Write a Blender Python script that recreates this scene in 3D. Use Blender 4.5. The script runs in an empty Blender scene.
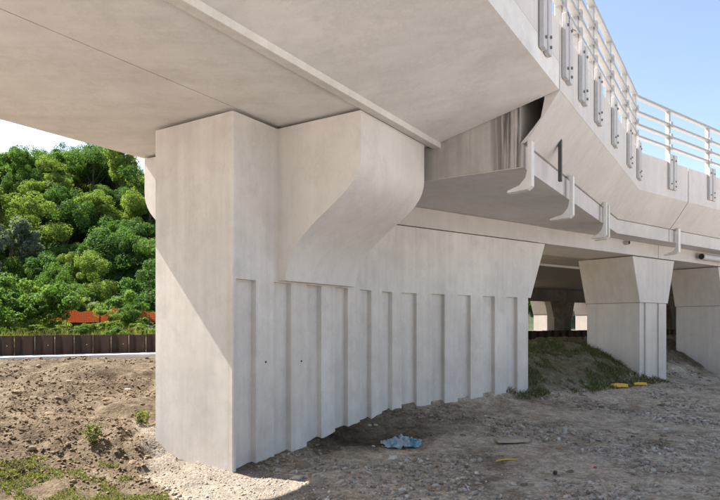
import bpy, bmesh, math, random
import numpy as np
from mathutils import Vector, Matrix

random.seed(7); RNG = np.random.default_rng(11)
S = bpy.context.scene
COL = S.collection

# ------------------------------------------------------------------ camera, sky, sun, exposure
EYE = 1.9; F = 600.0; HOR = 323.0            # eye height (m), focal length and horizon row in photo pixels (720x500)
cam = bpy.data.cameras.new('camera'); cam.sensor_width = 36; cam.lens = 36 * F / 720
cam.shift_y = (HOR - 250) / 720; cam.clip_start = .05; cam.clip_end = 4000
camo = bpy.data.objects.new('camera', cam); COL.objects.link(camo)
camo.location = (0, 0, EYE); camo.rotation_euler = (math.radians(90), 0, 0); S.camera = camo

A = Vector((.54, .8417)); NA = Vector((.8417, -.54))      # near span: along / outward to the right
B = Vector((.8, .6)); NB = Vector((.6, -.8))              # span after the bend
TOSUN = Vector((-NA.x - A.x * .095, -NA.y - A.y * .095, 1.13)).normalized()
ELEV = math.asin(TOSUN.z); AZ = math.atan2(TOSUN.x, TOSUN.y)   # azimuth clockwise from +Y
w = bpy.data.worlds.new('World'); S.world = w; w.use_nodes = True
nt = w.node_tree; bg = nt.nodes['Background']
sky = nt.nodes.new('ShaderNodeTexSky'); sky.sky_type = 'NISHITA'; sky.sun_disc = False
sky.sun_elevation = ELEV; sky.sun_rotation = AZ; sky.air_density = 1.0; sky.dust_density = 1.6; sky.ozone_density = 1.0
nt.links.new(sky.outputs[0], bg.inputs[0]); bg.inputs[1].default_value = .077
sl = bpy.data.lights.new('sun', 'SUN'); sl.energy = 5.0; sl.angle = math.radians(.5); sl.color = (1, .965, .92)
so = bpy.data.objects.new('sun', sl); COL.objects.link(so); so.rotation_euler = TOSUN.to_track_quat('Z', 'Y').to_euler()
so.location = (-30, 10, 40)
vs = S.view_settings; vs.view_transform = 'Standard'; vs.look = 'None'; vs.exposure = 1.92; vs.gamma = 1; vs.use_curve_mapping = False
vs.use_white_balance = True; vs.white_balance_temperature = 7000; vs.white_balance_tint = 11
S.cycles.max_bounces = 6; S.cycles.diffuse_bounces = 4

# ------------------------------------------------------------------ materials
def mat(name):
    m = bpy.data.materials.new(name); m.use_nodes = True
    n = m.node_tree.nodes; l = m.node_tree.links
    return m, n, l, n['Principled BSDF']

def noise(n, l, vec, scale, detail=5, rough=.6, mapping=None, rot=None):
    t = n.new('ShaderNodeTexNoise'); t.inputs['Scale'].default_value = scale
    t.inputs['Detail'].default_value = detail; t.inputs['Roughness'].default_value = rough
    if mapping:
        mp = n.new('ShaderNodeMapping'); mp.inputs['Scale'].default_value = mapping
        if rot: mp.inputs['Rotation'].default_value = rot
        l.new(vec, mp.inputs['Vector']); l.new(mp.outputs[0], t.inputs['Vector'])
    else:
        l.new(vec, t.inputs['Vector'])
    return t.outputs['Fac']

def ramp(n, l, fac, stops):
    r = n.new('ShaderNodeValToRGB'); e = r.color_ramp.elements
    while len(e) < len(stops): e.new(.5)
    for k, (p, c) in enumerate(stops):
        e[k].position = p; e[k].color = (*c, 1) if len(c) == 3 else c
    l.new(fac, r.inputs[0]); return r.outputs[0]

def mixc(n, l, fac, a, b, mode='MIX'):
    m = n.new('ShaderNodeMix'); m.data_type = 'RGBA'; m.blend_type = mode
    if isinstance(fac, float): m.inputs[0].default_value = fac
    else: l.new(fac, m.inputs[0])
    for s, v in ((6, a), (7, b)):
        if isinstance(v, tuple): m.inputs[s].default_value = (*v, 1)
        else: l.new(v, m.inputs[s])
    return m.outputs[2]

def math_n(n, l, op, a, b=None):
    m = n.new('ShaderNodeMath'); m.operation = op
    for s, v in ((0, a), (1, b)):
        if v is None: continue
        if isinstance(v, (int, float)): m.inputs[s].default_value = v
        else: l.new(v, m.inputs[s])
    return m.outputs[0]

def bump(n, l, bsdf, h, strength, dist):
    b = n.new('ShaderNodeBump'); b.inputs['Strength'].default_value = strength; b.inputs['Distance'].default_value = dist
    l.new(h, b.inputs['Height']); l.new(b.outputs[0], bsdf.inputs['Normal'])

def G3(v): return (v, v, v)

def concrete(name, base, mott=.14, streak=.12, stain=0.0, wall=True, dirt=(.07, .062, .055)):
    m, n, l, p = mat(name)
    pos = n.new('ShaderNodeNewGeometry').outputs['Position']
    big = noise(n, l, pos, .55, 5, .62)
    med = noise(n, l, pos, 3.2, 7, .68)
    fine = noise(n, l, pos, 70, 3, .6)
    st = noise(n, l, pos, 1.0, 5, .62, mapping=(5.5, 5.5, .22) if wall else (.45, 3.5, 3.5), rot=None if wall else (0, 0, math.radians(57)))
    c = mixc(n, l, 1.0, ramp(n, l, big, [(.28, G3(1 - mott)), (.72, G3(1 + mott * .5))]), base, 'MULTIPLY')
    c = mixc(n, l, 1.0, c, ramp(n, l, med, [(.25, G3(1 - mott * .75)), (.5, G3(1.0)), (.75, G3(1 + mott * .35))]), 'MULTIPLY')
    c = mixc(n, l, 1.0, c, ramp(n, l, st, [(.3, (1 - streak, 1 - streak * 1.06, 1 - streak * 1.15)), (.62, G3(1.0)), (.8, G3(1 + streak * .4))]), 'MULTIPLY')
    c = mixc(n, l, 1.0, c, ramp(n, l, fine, [(.2, G3(.93)), (.8, G3(1.04))]), 'MULTIPLY')
    # blowholes: small dark pits
    vo = n.new('ShaderNodeTexVoronoi'); vo.inputs['Scale'].default_value = 16; l.new(pos, vo.inputs['Vector'])
    pit = ramp(n, l, vo.outputs['Distance'], [(.04, G3(1.0)), (.075, G3(0))])
    gate = ramp(n, l, noise(n, l, pos, 2.3, 2), [(.55, G3(0)), (.7, G3(1))])
    pit = mixc(n, l, 1.0, pit, gate, 'MULTIPLY')
    c = mixc(n, l, pit, c, (.16, .145, .13))
    # rust/damp blotches
    bl = ramp(n, l, noise(n, l, pos, 1.5, 8, .72), [(.64, G3(0)), (.8, G3(1))])
    c = mixc(n, l, math_n(n, l, 'MULTIPLY', bl, .38), c, (.33, .29, .25))
    # pale efflorescence scratches
    ef = ramp(n, l, noise(n, l, pos, 2.2, 9, .75, mapping=(1, 3, 1)), [(.66, G3(0)), (.76, G3(1))])
    c = mixc(n, l, math_n(n, l, 'MULTIPLY', ef, .45), c, (.72, .69, .66))
    sc_ = ramp(n, l, noise(n, l, pos, 1.1, 10, .8, mapping=(1, 1, .6)), [(.50, G3(0)), (.53, G3(1)), (.545, G3(1)), (.57, G3(0))])
    c = mixc(n, l, math_n(n, l, 'MULTIPLY', sc_, .16), c, (.40, .36, .32))
    if stain:
        s2 = noise(n, l, pos, 1.0, 6, .6, mapping=(9, 9, .35))
        f = ramp(n, l, s2, [(.44, G3(0)), (.56, G3(1))])
        vd = n.new('ShaderNodeVectorMath'); vd.operation = 'DOT_PRODUCT'; vd.inputs[1].default_value = (.8417, -.54, 0); l.new(pos, vd.inputs[0])
        ofs = math_n(n, l, 'SUBTRACT', vd.outputs['Value'], (-1.62 * .8417 - 7.65 * .54))
        near_ = ramp(n, l, math_n(n, l, 'DIVIDE', ofs, 3.0), [(.72, G3(.12)), (.80, G3(.5)), (.87, G3(1.0))])
        f = math_n(n, l, 'MULTIPLY', f, near_)
        c = mixc(n, l, math_n(n, l, 'MULTIPLY', f, stain), c, dirt)
    l.new(c, p.inputs['Base Color']); p.inputs['Roughness'].default_value = .82
    p.inputs['Specular IOR Level'].default_value = .25
    h = math_n(n, l, 'ADD', math_n(n, l, 'MULTIPLY', fine, .25), math_n(n, l, 'MULTIPLY', med, 1.0))
    h = math_n(n, l, 'SUBTRACT', h, pit)
    bump(n, l, p, h, .35, .006)
    return m

M = {}
M['wall'] = concrete('pier concrete', (.67, .628, .592), .16, .12)
M['corbel'] = concrete('corbel concrete', (.65, .605, .565), .10, .07)
M['soffit'] = concrete('soffit concrete', (.71, .675, .65), .12, .10, wall=False)
M['strip'] = concrete('edge strip concrete', (.66, .62, .58), .1, .1)
M['deck2'] = concrete('second span concrete', (.57, .53, .50), .12, .07)
M['endface'] = concrete('stained end face concrete', (.46, .425, .395), .2, .2, stain=.95)
M['fascia'] = concrete('fascia concrete', (.62, .58, .55), .08, .08)
M['pier2'] = concrete('far pier concrete', (.58, .54, .505), .12, .12)
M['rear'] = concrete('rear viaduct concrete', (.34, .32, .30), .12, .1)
M['beamshade'] = concrete('backlit shade beam concrete', (.10, .085, .07), .15, .15)  # backlit shade of the rear beam and piers is put into this colour

def plain(name, col, rough=.5, metal=0.0, var=.12, scale=8, bumps=0.0):
    m, n, l, p = mat(name)
    pos = n.new('ShaderNodeNewGeometry').outputs['Position']
    a = noise(n, l, pos, scale, 5, .65)
    c = mixc(n, l, 1.0, ramp(n, l, a, [(.25, G3(1 - var)), (.75, G3(1 + var))]), col, 'MULTIPLY')
    l.new(c, p.inputs['Base Color']); p.inputs['Roughness'].default_value = rough; p.inputs['Metallic'].default_value = metal
    if bumps: bump(n, l, p, a, .4, bumps)
    return m
M['white'] = plain('white painted steel', (.31, .31, .305), .5)
M['plate'] = plain('galvanised post plate', (.46, .435, .42), .55, .0, .12, 14)
M['bolt'] = plain('bolt steel', (.20, .18, .165), .5, .6)
M['hanger'] = plain('pale hanger steel', (.62, .59, .55), .5, .0, .1)
M['shadebar'] = plain('shaded channel steel', (.07, .06, .05), .6, .3)  # dark colour stands for the shadow side of a channel
M['pipe'] = plain('grey plastic pipe', (.42, .40, .38), .5)
M['black'] = plain('dark pipe bore', (.015, .013, .012), .9)
M['orange'] = None
M['post'] = plain('weathered wooden stake', (.25, .18, .11), .8)
M['bark'] = plain('bark', (.10, .075, .05), .9, 0, .3, 6, .03)
M['yellow'] = plain('yellow plastic', (.72, .40, .03), .5)
M['red'] = plain('red scrap', (.35, .06, .05), .5)
M['rubber'] = plain('black rubber', (.02, .02, .02), .7)
M['tan'] = plain('tan board', (.36, .29, .22), .8, 0, .2, 10, .01)
M['paleshard'] = plain('pale board shard', (.42, .39, .34), .7)

# rusty sheet piling
m, n, l, p = mat('rusty sheet piling')
pos = n.new('ShaderNodeNewGeometry').outputs['Position']
r1 = noise(n, l, pos, 1.0, 6, .7, mapping=(3, 3, .8))
c = ramp(n, l, r1, [(.25, (.018, .011, .008)), (.5, (.048, .025, .016)), (.7, (.085, .043, .026)), (.85, (.13, .085, .06))])
l.new(c, p.inputs['Base Color']); p.inputs['Roughness'].default_value = .8; bump(n, l, p, r1, .4, .01); M['rust'] = m
M['kerb'] = concrete('kerb strip concrete', (.62, .60, .57), .1, .05)

# ground: brown earth on the bank, grey-brown gravel under the deck, pale sandy gravel strip by the pier foot
m, n, l, p = mat('earth and gravel ground')
pos = n.new('ShaderNodeNewGeometry').outputs['Position']
att = n.new('ShaderNodeAttribute'); att.attribute_name = 'cover'      # r: gravel, g: pale sand, b: grass soil
sep = n.new('ShaderNodeSeparateColor'); l.new(att.outputs['Color'], sep.inputs[0])
n1 = noise(n, l, pos, .9, 8, .7); n2 = noise(n, l, pos, 6, 8, .75); n3 = noise(n, l, pos, 38, 4, .7)
earth = ramp(n, l, n2, [(.27, (.034, .025, .015)), (.45, (.088, .068, .045)), (.6, (.132, .105, .073)), (.74, (.20, .166, .125))])
grav = ramp(n, l, n2, [(.27, (.20, .153, .105)), (.44, (.39, .315, .235)), (.58, (.52, .44, .345)), (.75, (.63, .555, .455))])
wet = ramp(n, l, n1, [(.36, (.50, .46, .42)), (.5, G3(.95)), (.72, G3(1.18))])
sand = ramp(n, l, n2, [(.25, (.14, .122, .10)), (.6, (.20, .177, .15)), (.8, (.25, .226, .195))])
sat = n.new('ShaderNodeAttribute'); sat.attribute_name = 'bounce_pale'
bounce_col = ramp(n, l, n2, [(.25, (.46, .43, .40)), (.6, (.58, .55, .52)), (.8, (.64, .61, .58))])  # unseen pale ground, added outside the view to bounce sunlight
grs = ramp(n, l, n2, [(.3, (.075, .066, .036)), (.5, (.14, .122, .075)), (.72, (.25, .21, .16))])
c = mixc(n, l, sep.outputs[0], earth, grav)
c = mixc(n, l, 1.0, c, wet, 'MULTIPLY')
c = mixc(n, l, sep.outputs[2], c, grs)
c = mixc(n, l, sep.outputs[1], c, sand)
c = mixc(n, l, sat.outputs['Fac'], c, bounce_col)
vo = n.new('ShaderNodeTexVoronoi'); vo.inputs['Scale'].default_value = 34; l.new(pos, vo.inputs['Vector'])
peb = ramp(n, l, vo.outputs['Color'], [(.2, G3(.72)), (.8, G3(1.28))])
c = mixc(n, l, .7, c, mixc(n, l, 1.0, c, peb, 'MULTIPLY'))
l.new(c, p.inputs['Base Color']); p.inputs['Roughness'].default_value = .95; p.inputs['Specular IOR Level'].default_value = .1
h = math_n(n, l, 'ADD', n2, math_n(n, l, 'MULTIPLY', n3, .4))
h = math_n(n, l, 'SUBTRACT', h, math_n(n, l, 'MULTIPLY', vo.outputs['Distance'], .5))
bump(n, l, p, h, .8, .03); M['ground'] = m

m, n, l, p = mat('loose stone')
att = n.new('ShaderNodeAttribute'); att.attribute_name = 'tint'
oi = n.new('ShaderNodeObjectInfo')
pos = n.new('ShaderNodeNewGeometry').outputs['Position']
t = math_n(n, l, 'ADD', att.outputs['Fac'], math_n(n, l, 'MULTIPLY', oi.outputs['Random'], .0))
c = ramp(n, l, t, [(0, (.18, .145, .115)), (.35, (.34, .29, .235)), (.7, (.46, .40, .34)), (.92, (.55, .51, .46)), (1, (.62, .59, .55))])
wa = n.new('ShaderNodeAttribute'); wa.attribute_name = 'warm'
c = mixc(n, l, wa.outputs['Fac'], c, mixc(n, l, 1.0, c, (.40, .32, .23), 'MULTIPLY'))
c = mixc(n, l, 1.0, c, ramp(n, l, noise(n, l, pos, 25, 5, .7), [(.25, G3(.75)), (.75, G3(1.15))]), 'MULTIPLY')
l.new(c, p.inputs['Base Color']); p.inputs['Roughness'].default_value = .9; p.inputs['Specular IOR Level'].default_value = .2
bump(n, l, p, noise(n, l, pos, 40, 5), .4, .01); M['stone'] = m

def leafmat(name, dark, light, trans=.35):
    m, n, l, p = mat(name)
    att = n.new('ShaderNodeAttribute'); att.attribute_name = 'tint'
    c = ramp(n, l, att.outputs['Fac'], [(0, dark), (1, light)])
    l.new(c, p.inputs['Base Color']); p.inputs['Roughness'].default_value = .7; p.inputs['Specular IOR Level'].default_value = .1
    tr = n.new('ShaderNodeBsdfTranslucent')
    tc = mixc(n, l, 1.0, c, (1.1, 1.25, .5), 'MULTIPLY'); l.new(tc, tr.inputs['Color'])
    mx = n.new('ShaderNodeMixShader'); mx.inputs[0].default_value = trans
    l.new(p.outputs[0], mx.inputs[1]); l.new(tr.outputs[0], mx.inputs[2])
    l.new(mx.outputs[0], n['Material Output'].inputs['Surface'])
    return m
LEAF = {
 'deep': leafmat('deep green leaves', (.034, .078, .022), (.080, .155, .040), .42),
 'mid': leafmat('mid green leaves', (.055, .115, .026), (.125, .215, .050), .42),
 'light': leafmat('yellow green leaves', (.10, .155, .032), (.20, .265, .068), .42),
 'grey': leafmat('grey green leaves', (.11, .145, .105), (.20, .24, .18), .42),
 'grass': leafmat('dry grass blades', (.06, .085, .025), (.19, .19, .085)),
 'shade': leafmat('short green grass', (.065, .088, .028), (.17, .18, .08)),
 'weed': leafmat('yellow green weeds', (.07, .095, .025), (.19, .19, .07)),
}
m, n, l, p = mat('orange safety netting'); p.inputs['Base Color'].default_value = (.42, .09, .035, 1); p.inputs['Roughness'].default_value = .6
tr = n.new('ShaderNodeBsdfTranslucent'); tr.inputs[0].default_value = (.42, .10, .035, 1); mx = n.new('ShaderNodeMixShader'); mx.inputs[0].default_value = .5
l.new(p.outputs[0], mx.inputs[1]); l.new(tr.outputs[0], mx.inputs[2]); l.new(mx.outputs[0], n['Material Output'].inputs['Surface']); M['orange'] = m
M['forest'] = plain('forest floor', (.02, .038, .010), .95, 0, .5, .6)

# ------------------------------------------------------------------ object helpers
def link(name, me, parent=None):
    o = bpy.data.objects.new(name, me); COL.objects.link(o)
    if parent: o.parent = parent
    return o
def tag(o, label, cat, group=None, kind=None):
    if label: o['label'] = label
    if cat: o['category'] = cat
    if group: o['group'] = group
    if kind: o['kind'] = kind
    return o
def thing(name, loc, label, cat, group=None):
    o = link(name, None); o.location = loc; o.empty_display_size = .2
    bpy.context.view_layer.update()
    return tag(o, label, cat, group)
def child_of(o, parent):                       # keep world coordinates (parents are translated only)
    o.parent = parent; o.matrix_parent_inverse = Matrix.Translation(parent.location).inverted(); return o

def mesh_from(name, verts, faces, m, smooth=False, bevel=0.0, seg=2, angle=25):
    bm = bmesh.new()
    vs_ = [bm.verts.new(v) for v in verts]
    for f in faces:
        try: bm.faces.new([vs_[i] for i in f])
        except ValueError: pass
    bmesh.ops.recalc_face_normals(bm, faces=bm.faces)
    if bevel:
        ed = [e for e in bm.edges if len(e.link_faces) == 2 and e.calc_face_angle(0) > math.radians(angle)]
        bmesh.ops.bevel(bm, geom=ed, offset=bevel, segments=seg, affect='EDGES', profile=.5)
    if smooth:
        for f in bm.faces: f.smooth = True
    me = bpy.data.meshes.new(name); bm.to_mesh(me); bm.free()
    me.materials.append(m if not isinstance(m, str) else M[m])
    return me

def sweep(name, rings, m, parent=None, bevel=0.0, smooth=False, angle=25, seg=2):
    k = len(rings[0]); verts = [v for r in rings for v in r]; faces = []
    for i in range(len(rings) - 1):
        for j in range(k):
            a, b_ = i * k + j, i * k + (j + 1) % k
            faces.append((a, b_, b_ + k, a + k))
    faces.append(tuple(range(k))); faces.append(tuple((len(rings) - 1) * k + j for j in range(k)))
    me = mesh_from(name, verts, faces, m, smooth, bevel, seg, angle)
    o = link(name, me)
    if parent: child_of(o, parent)
    return o

C0 = Vector((-1.62, 7.65)); KA = 4.2
K = C0 + A * KA; DO = 2.35                     # DO: offset shift between the A and the B frame
def PA(t, o, z): q = C0 + A * t + NA * o; return Vector((q.x, q.y, z))
def PB(t, o, z): q = K + B * t + NB * o; return Vector((q.x, q.y, z))
def cross2(a, b): return a.x * b.y - a.y * b.x
def miter(o, do, z):                           # where the A line at offset o meets the B line at offset o-do
    p, q = C0 + NA * o, K + NB * (o - do)
    t = cross2(q - p, B) / cross2(A, B); r = p + A * t
    return Vector((r.x, r.y, z))
def prism(name, plan, z0, z1, m, parent=None, bevel=0.0, angle=25):
    return sweep(name, [[Vector((p[0], p[1], z0)) for p in plan], [Vector((p[0], p[1], z1)) for p in plan]], m, parent, bevel, angle=angle)
def extrA(name, prof, t0, t1, m, parent=None, bevel=0.0, smooth=False, angle=25):
    return sweep(name, [[PA(t0, o, z) for o, z in prof], [PA(t1, o, z) for o, z in prof]], m, parent, bevel, smooth, angle)
def extrB(name, prof, t0, t1, m, parent=None, bevel=0.0, smooth=False, angle=25):
    return sweep(name, [[PB(t0, o, z) for o, z in prof], [PB(t1, o, z) for o, z in prof]], m, parent, bevel, smooth, angle)
def extrAB(name, prof, t0, t1, m, parent=None, bevel=0.0, angle=25):
    return sweep(name, [[PA(t0, o, z) for o, z in prof], [miter(o, DO, z) for o, z in prof], [PB(t1, o - DO, z) for o, z in prof]], m, parent, bevel, angle=angle)
def tube(name, pts, r, m, parent=None, sides=10, smooth=True):
    pts = [Vector(p) for p in pts]; rings = []
    if not isinstance(r, (list, tuple)): r = [r] * len(pts)
    for i, p_ in enumerate(pts):
        d = (pts[min(i + 1, len(pts) - 1)] - pts[max(i - 1, 0)]).normalized()
        u = d.orthogonal().normalized() if i == 0 else (u - d * u.dot(d)).normalized()
        v = d.cross(u)
        rings.append([p_ + (u * math.cos(2 * math.pi * k / sides) + v * math.sin(2 * math.pi * k / sides)) * r[i] for k in range(sides)])
    return sweep(name, rings, m, parent, smooth=False)
def boxpts(c, ax, ay, az):                     # ring pair for a box from centre and half axes
    return [[c + ax * sx + ay * sy - az for sx, sy in ((-1, -1), (1, -1), (1, 1), (-1, 1))],
            [c + ax * sx + ay * sy + az for sx, sy in ((-1, -1), (1, -1), (1, 1), (-1, 1))]]
def box(name, c, ax, ay, az, m, parent=None, bevel=0.0):
    return sweep(name, boxpts(Vector(c), Vector(ax), Vector(ay), Vector(az)), m, parent, bevel)

# ------------------------------------------------------------------ terrain height
def vnoise(x, y, seed):
    xi = np.floor(x).astype(np.int64); yi = np.floor(y).astype(np.int64)
    fx = x - xi; fy = y - yi; fx = fx * fx * (3 - 2 * fx); fy = fy * fy * (3 - 2 * fy)
    def hsh(a, b):
        v = (a * 374761393 + b * 668265263 + seed * 1442695041) & 0xffffffff
        v = ((v ^ (v >> 13)) * 1274126177) & 0xffffffff
        return ((v ^ (v >> 16)) & 0xffff) / 65535.0
    return (hsh(xi, yi) * (1 - fx) + hsh(xi + 1, yi) * fx) * (1 - fy) + (hsh(xi, yi + 1) * (1 - fx) + hsh(xi + 1, yi + 1) * fx) * fy - .5
def sstep(a, b, x): t = np.clip((x - a) / (b - a), 0, 1); return t * t * (3 - 2 * t)
SP0 = np.array((-11.9, 25.0)); SPD = np.array((.853, .522)); SPN = np.array((-.522, .853))   # sheet piling line
def frame(x, y):
    b = (x - K.x) * -.6 + (y - K.y) * .8; t = (x - K.x) * .8 + (y - K.y) * .6
    nn = (x - SP0[0]) * SPN[0] + (y - SP0[1]) * SPN[1]
    return b, t, nn
def covers(x, y):
    b, t, nn = frame(x, y)
    q = -((x - C0.x) * NA.x + (y - C0.y) * NA.y); ta = (x - C0.x) * A.x + (y - C0.y) * A.y
    jit = vnoise(x * 1.3, y * 1.3, 5) * 1.0 + vnoise(x * 4, y * 4, 6) * .5
    gravel = 1 - sstep(-1.9, -.9, b + jit * .8) * (1 - sstep(-1.5, 2.5, t))
    gravel = np.minimum(gravel, 1 - sstep(-.1, .4, q - 2.1 * (ta + .4) - 1.27 + jit * .6) * (1 - sstep(-.4, 0, ta)) * (1 - sstep(-2.5, -1, t)))
    gravel = gravel * (1 - .8 * sstep(.3, 1.2, b + jit * .6) * sstep(4, 5, t))
    sand = sstep(-.35, .0, -ta + jit * .25) * (1 - sstep(2.2, 3.0, -ta + jit)) * (1 - sstep(-.3, .2, q - 2.1 * (ta + .4) - 1.27 + jit * .6)) * sstep(-2.0, -1.1, q + jit * .3)
    bounce_pale = 1 - sstep(-5.6, -4.4, -(ta * 0) + (y - 9.0) + jit * .4)  # mask of the added pale ground behind the camera and far right
    bounce_pale = np.maximum(bounce_pale, (1 - sstep(-9.0, -7.5, q + jit)))
    mound_cover = sstep(3.5, 4.3, t) * (1 - sstep(9, 10.5, t)) * sstep(-.4, .3, b + jit * .5) * (1 - sstep(6, 8, b))  # grass soil cover on the mound between the piers
    grass = np.clip(mound_cover + sstep(.1, 1.5, nn) * .9, 0, 1)
    grass = grass * (1 - sstep(24, 30, t) * sstep(0, 3, nn))
    return gravel, sand, grass, b, t, nn, q, ta, bounce_pale
def zg(x, y):
    x = np.asarray(x, float); y = np.asarray(y, float)
    b, t, nn = frame(x, y)
    zl = np.interp(b, [-1.7, -1.1, -.1, 2, 5, 6.5, 8.5, 12, 16], [0, .06, .30, .60, .93, .99, .92, .55, .40])
    be = b - .55 * sstep(9.4, 10.4, t)
    zr = np.interp(be, [-3.2, -1.1, -.3, .0, .25, 1.0, 1.8, 3.5, 5, 10, 16], [0, .10, .25, .33, .55, .95, 1.24, 1.3, 1.2, .7, .45])
    wl = 1 - sstep(-2.2, 1.2, t)
    mid = 1 - sstep(-1.0, .6, t) 
    z = zl * wl + zr * (1 - wl)
    # in front of the near wall the ground stays low
    q = -((x - C0.x) * NA.x + (y - C0.y) * NA.y); ta = (x - C0.x) * A.x + (y - C0.y) * A.y
    low = sstep(.1, -.7, q) if False else (1 - sstep(-.7, .1, q)); low = low * (1 - sstep(3.0, 5.0, ta)) * sstep(-3, -.5, ta + 0)
    z = z * (1 - low) + np.minimum(z, .04) * low
    earth = sstep(-1.6, -.4, b) * (1 - sstep(-3.5, -1.5, t)) + sstep(.3, 1.2, b) * sstep(4, 5, t)
    rough = .6 + 1.35 * earth * (1 - sstep(9, 14, b))
    z = z + rough * (vnoise(x * .5, y * .5, 1) * .10 + vnoise(x * 1.6, y * 1.6, 2) * .085 + vnoise(x * 4.7, y * 4.7, 3) * .05 + vnoise(x * 12, y * 12, 4) * .026)
    back = sstep(0.05, .7, nn)
    return z * (1 - back) + (1.22 + vnoise(x * .4, y * .4, 9) * .12) * back
def zg1(x, y): return float(zg(np.array([x]), np.array([y]))[0])

def axis(lo, hi, step, far_lo, far_hi, g=1.22):
    c = list(np.arange(lo, hi, step)); s = step; v = hi
    out = []
    while v < far_hi: out.append(v); s *= g; v += s
    out.append(far_hi); s = step; v = lo; pre = []
    while v > far_lo: s *= g; v -= s; pre.append(max(v, far_lo))
    return np.array(pre[::-1] + c + out)
xs = axis(-8.5, 14.5, .055, -900, 900, 1.12); ys = axis(3.6, 23, .055, -60, 1500, 1.1)
gx, gy = np.meshgrid(xs, ys); gz = zg(gx, gy)
nx, ny = len(xs), len(ys)
me = bpy.data.meshes.new('ground')
idx = np.arange(nx * ny).reshape(ny, nx)
fc = np.stack([idx[:-1, :-1], idx[:-1, 1:], idx[1:, 1:], idx[1:, :-1]], -1).reshape(-1, 4)
me.vertices.add(nx * ny); me.vertices.foreach_set('co', np.stack([gx, gy, gz], -1).astype(np.float32).ravel())
me.loops.add(fc.size); me.loops.foreach_set('vertex_index', fc.astype(np.int32).ravel())
me.polygons.add(len(fc)); me.polygons.foreach_set('loop_start', np.arange(0, fc.size, 4, dtype=np.int32))
me.update(calc_edges=True); me.validate()
gr, sa, gs = covers(gx, gy)[:3]
ca = me.color_attributes.new('cover', 'FLOAT_COLOR', 'POINT')
ca.data.foreach_set('color', np.stack([gr, sa, gs, np.ones_like(gr)], -1).astype(np.float32).ravel())
sat_ = me.attributes.new('bounce_pale', 'FLOAT', 'POINT'); sat_.data.foreach_set('value', covers(gx, gy)[8].astype(np.float32).ravel())
me.polygons.foreach_set('use_smooth', np.ones(len(fc), bool)); me.materials.append(M['ground'])
tag(link('ground', me), None, None, kind='structure')

# hillside behind the sheet piling
def hz(x, y):
    d = (x + 12) * SPN[0] * .35 + (y - 25) * 1.0
    top = 20.8 - np.clip((x + 60) * .075, -3, 9)
    return 1.0 + top * sstep(22, 78, d) + vnoise(x * .06, y * .06, 21) * 3 * sstep(24, 40, d)
hx, hy = np.meshgrid(np.linspace(-170, 150, 110), np.linspace(44, 260, 80)); hzv = hz(hx, hy)
hv = np.stack([hx, hy, hzv], -1).reshape(-1, 3); iw = np.arange(110 * 80).reshape(80, 110)
hf = np.stack([iw[:-1, :-1], iw[:-1, 1:], iw[1:, 1:], iw[1:, :-1]], -1).reshape(-1, 4)
me = bpy.data.meshes.new('hill'); me.from_pydata(hv.tolist(), [], hf.tolist()); me.materials.append(M['forest'])
for p_ in me.polygons: p_.use_smooth = True
tag(link('hill', me), None, None, kind='structure')

# ------------------------------------------------------------------ the near pier: bent ribbed wall with two corbels
ZT = 2.47; ZS = 4.654; ZW = 3.73; TH = 1.5; RD = .08
def xy(v): return (v.x, v.y)
pier = thing('bridge_pier', PA(0, -.7, 0), 'large pale concrete pier with ribbed wall and curved corbel in the foreground', 'bridge pier')
bk = miter(-TH, 0, 0); fr = miter(-RD, 0, 0)
prism('wall', [xy(PA(0.0, -RD, 0)), xy(fr), xy(PB(4.03, -RD, 0)), xy(PB(4.03, -TH, 0)), xy(bk), xy(PA(0.0, -TH, 0))], -.6, ZT, 'wall', pier, .0)
prism('tall_head', [xy(PA(0, -.014, 0)), xy(PA(.014, 0, 0)), xy(PA(2.78, 0, 0)), xy(PA(2.78, -TH, 0)), xy(PA(0, -TH, 0))], ZT, ZS - .045, 'wall', pier)
hd = [PA(2.781, 0, 0), miter(0, 0, 0), PB(4.03, 0, 0), PB(4.03, -TH, 0), bk, PA(2.781, -TH, 0)]
hu = [PA(2.781, 0, 0), miter(0, 0, 0), PB(4.55, 0, 0), PB(4.55, -TH, 0), bk, PA(2.781, -TH, 0)]
sweep('flared_head', [[Vector((p_.x, p_.y, ZT)) for p_ in hd], [Vector((p_.x, p_.y, ZW)) for p_ in hu]], 'wall', pier)
def ribA(a, b, c0=True):
    prism('rib', [xy(PA(a, 0, 0)), xy(PA(b, 0, 0)), xy(PA(b, -RD - .01, 0)), xy(PA(a, -RD - .01, 0))], -.6, ZT, 'wall', pier)
prism('rib', [xy(PA(.014, 0, 0)), xy(PA(.055, 0, 0)), xy(PA(.055, -RD - .01, 0)), xy(PA(.001, -RD - .01, 0)), xy(PA(.0005, -RD, 0)), xy(PA(0, -.014, 0))], -.6, ZT, 'wall', pier)
ta0 = .43
for k in range(5): ribA(ta0 + .735 * k, ta0 + .735 * k + .365)
prism('rib', [xy(PA(4.105, 0, 0)), xy(miter(0, 0, 0)), xy(PB(.17, 0, 0)), xy(PB(.17, -RD - .01, 0)), xy(miter(-RD - .01, 0, 0)), xy(PA(4.105, -RD - .01, 0))], -.6, ZT, 'wall', pier)
for k in range(5):
    a = .549 + .752 * k; e = min(a + .375, 4.0299)
    prism('rib', [xy(PB(a, 0, 0)), xy(PB(e, 0, 0)), xy(PB(e, -RD - .01, 0)), xy(PB(a, -RD - .01, 0))], -.6, ZT, 'wall', pier)
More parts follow.
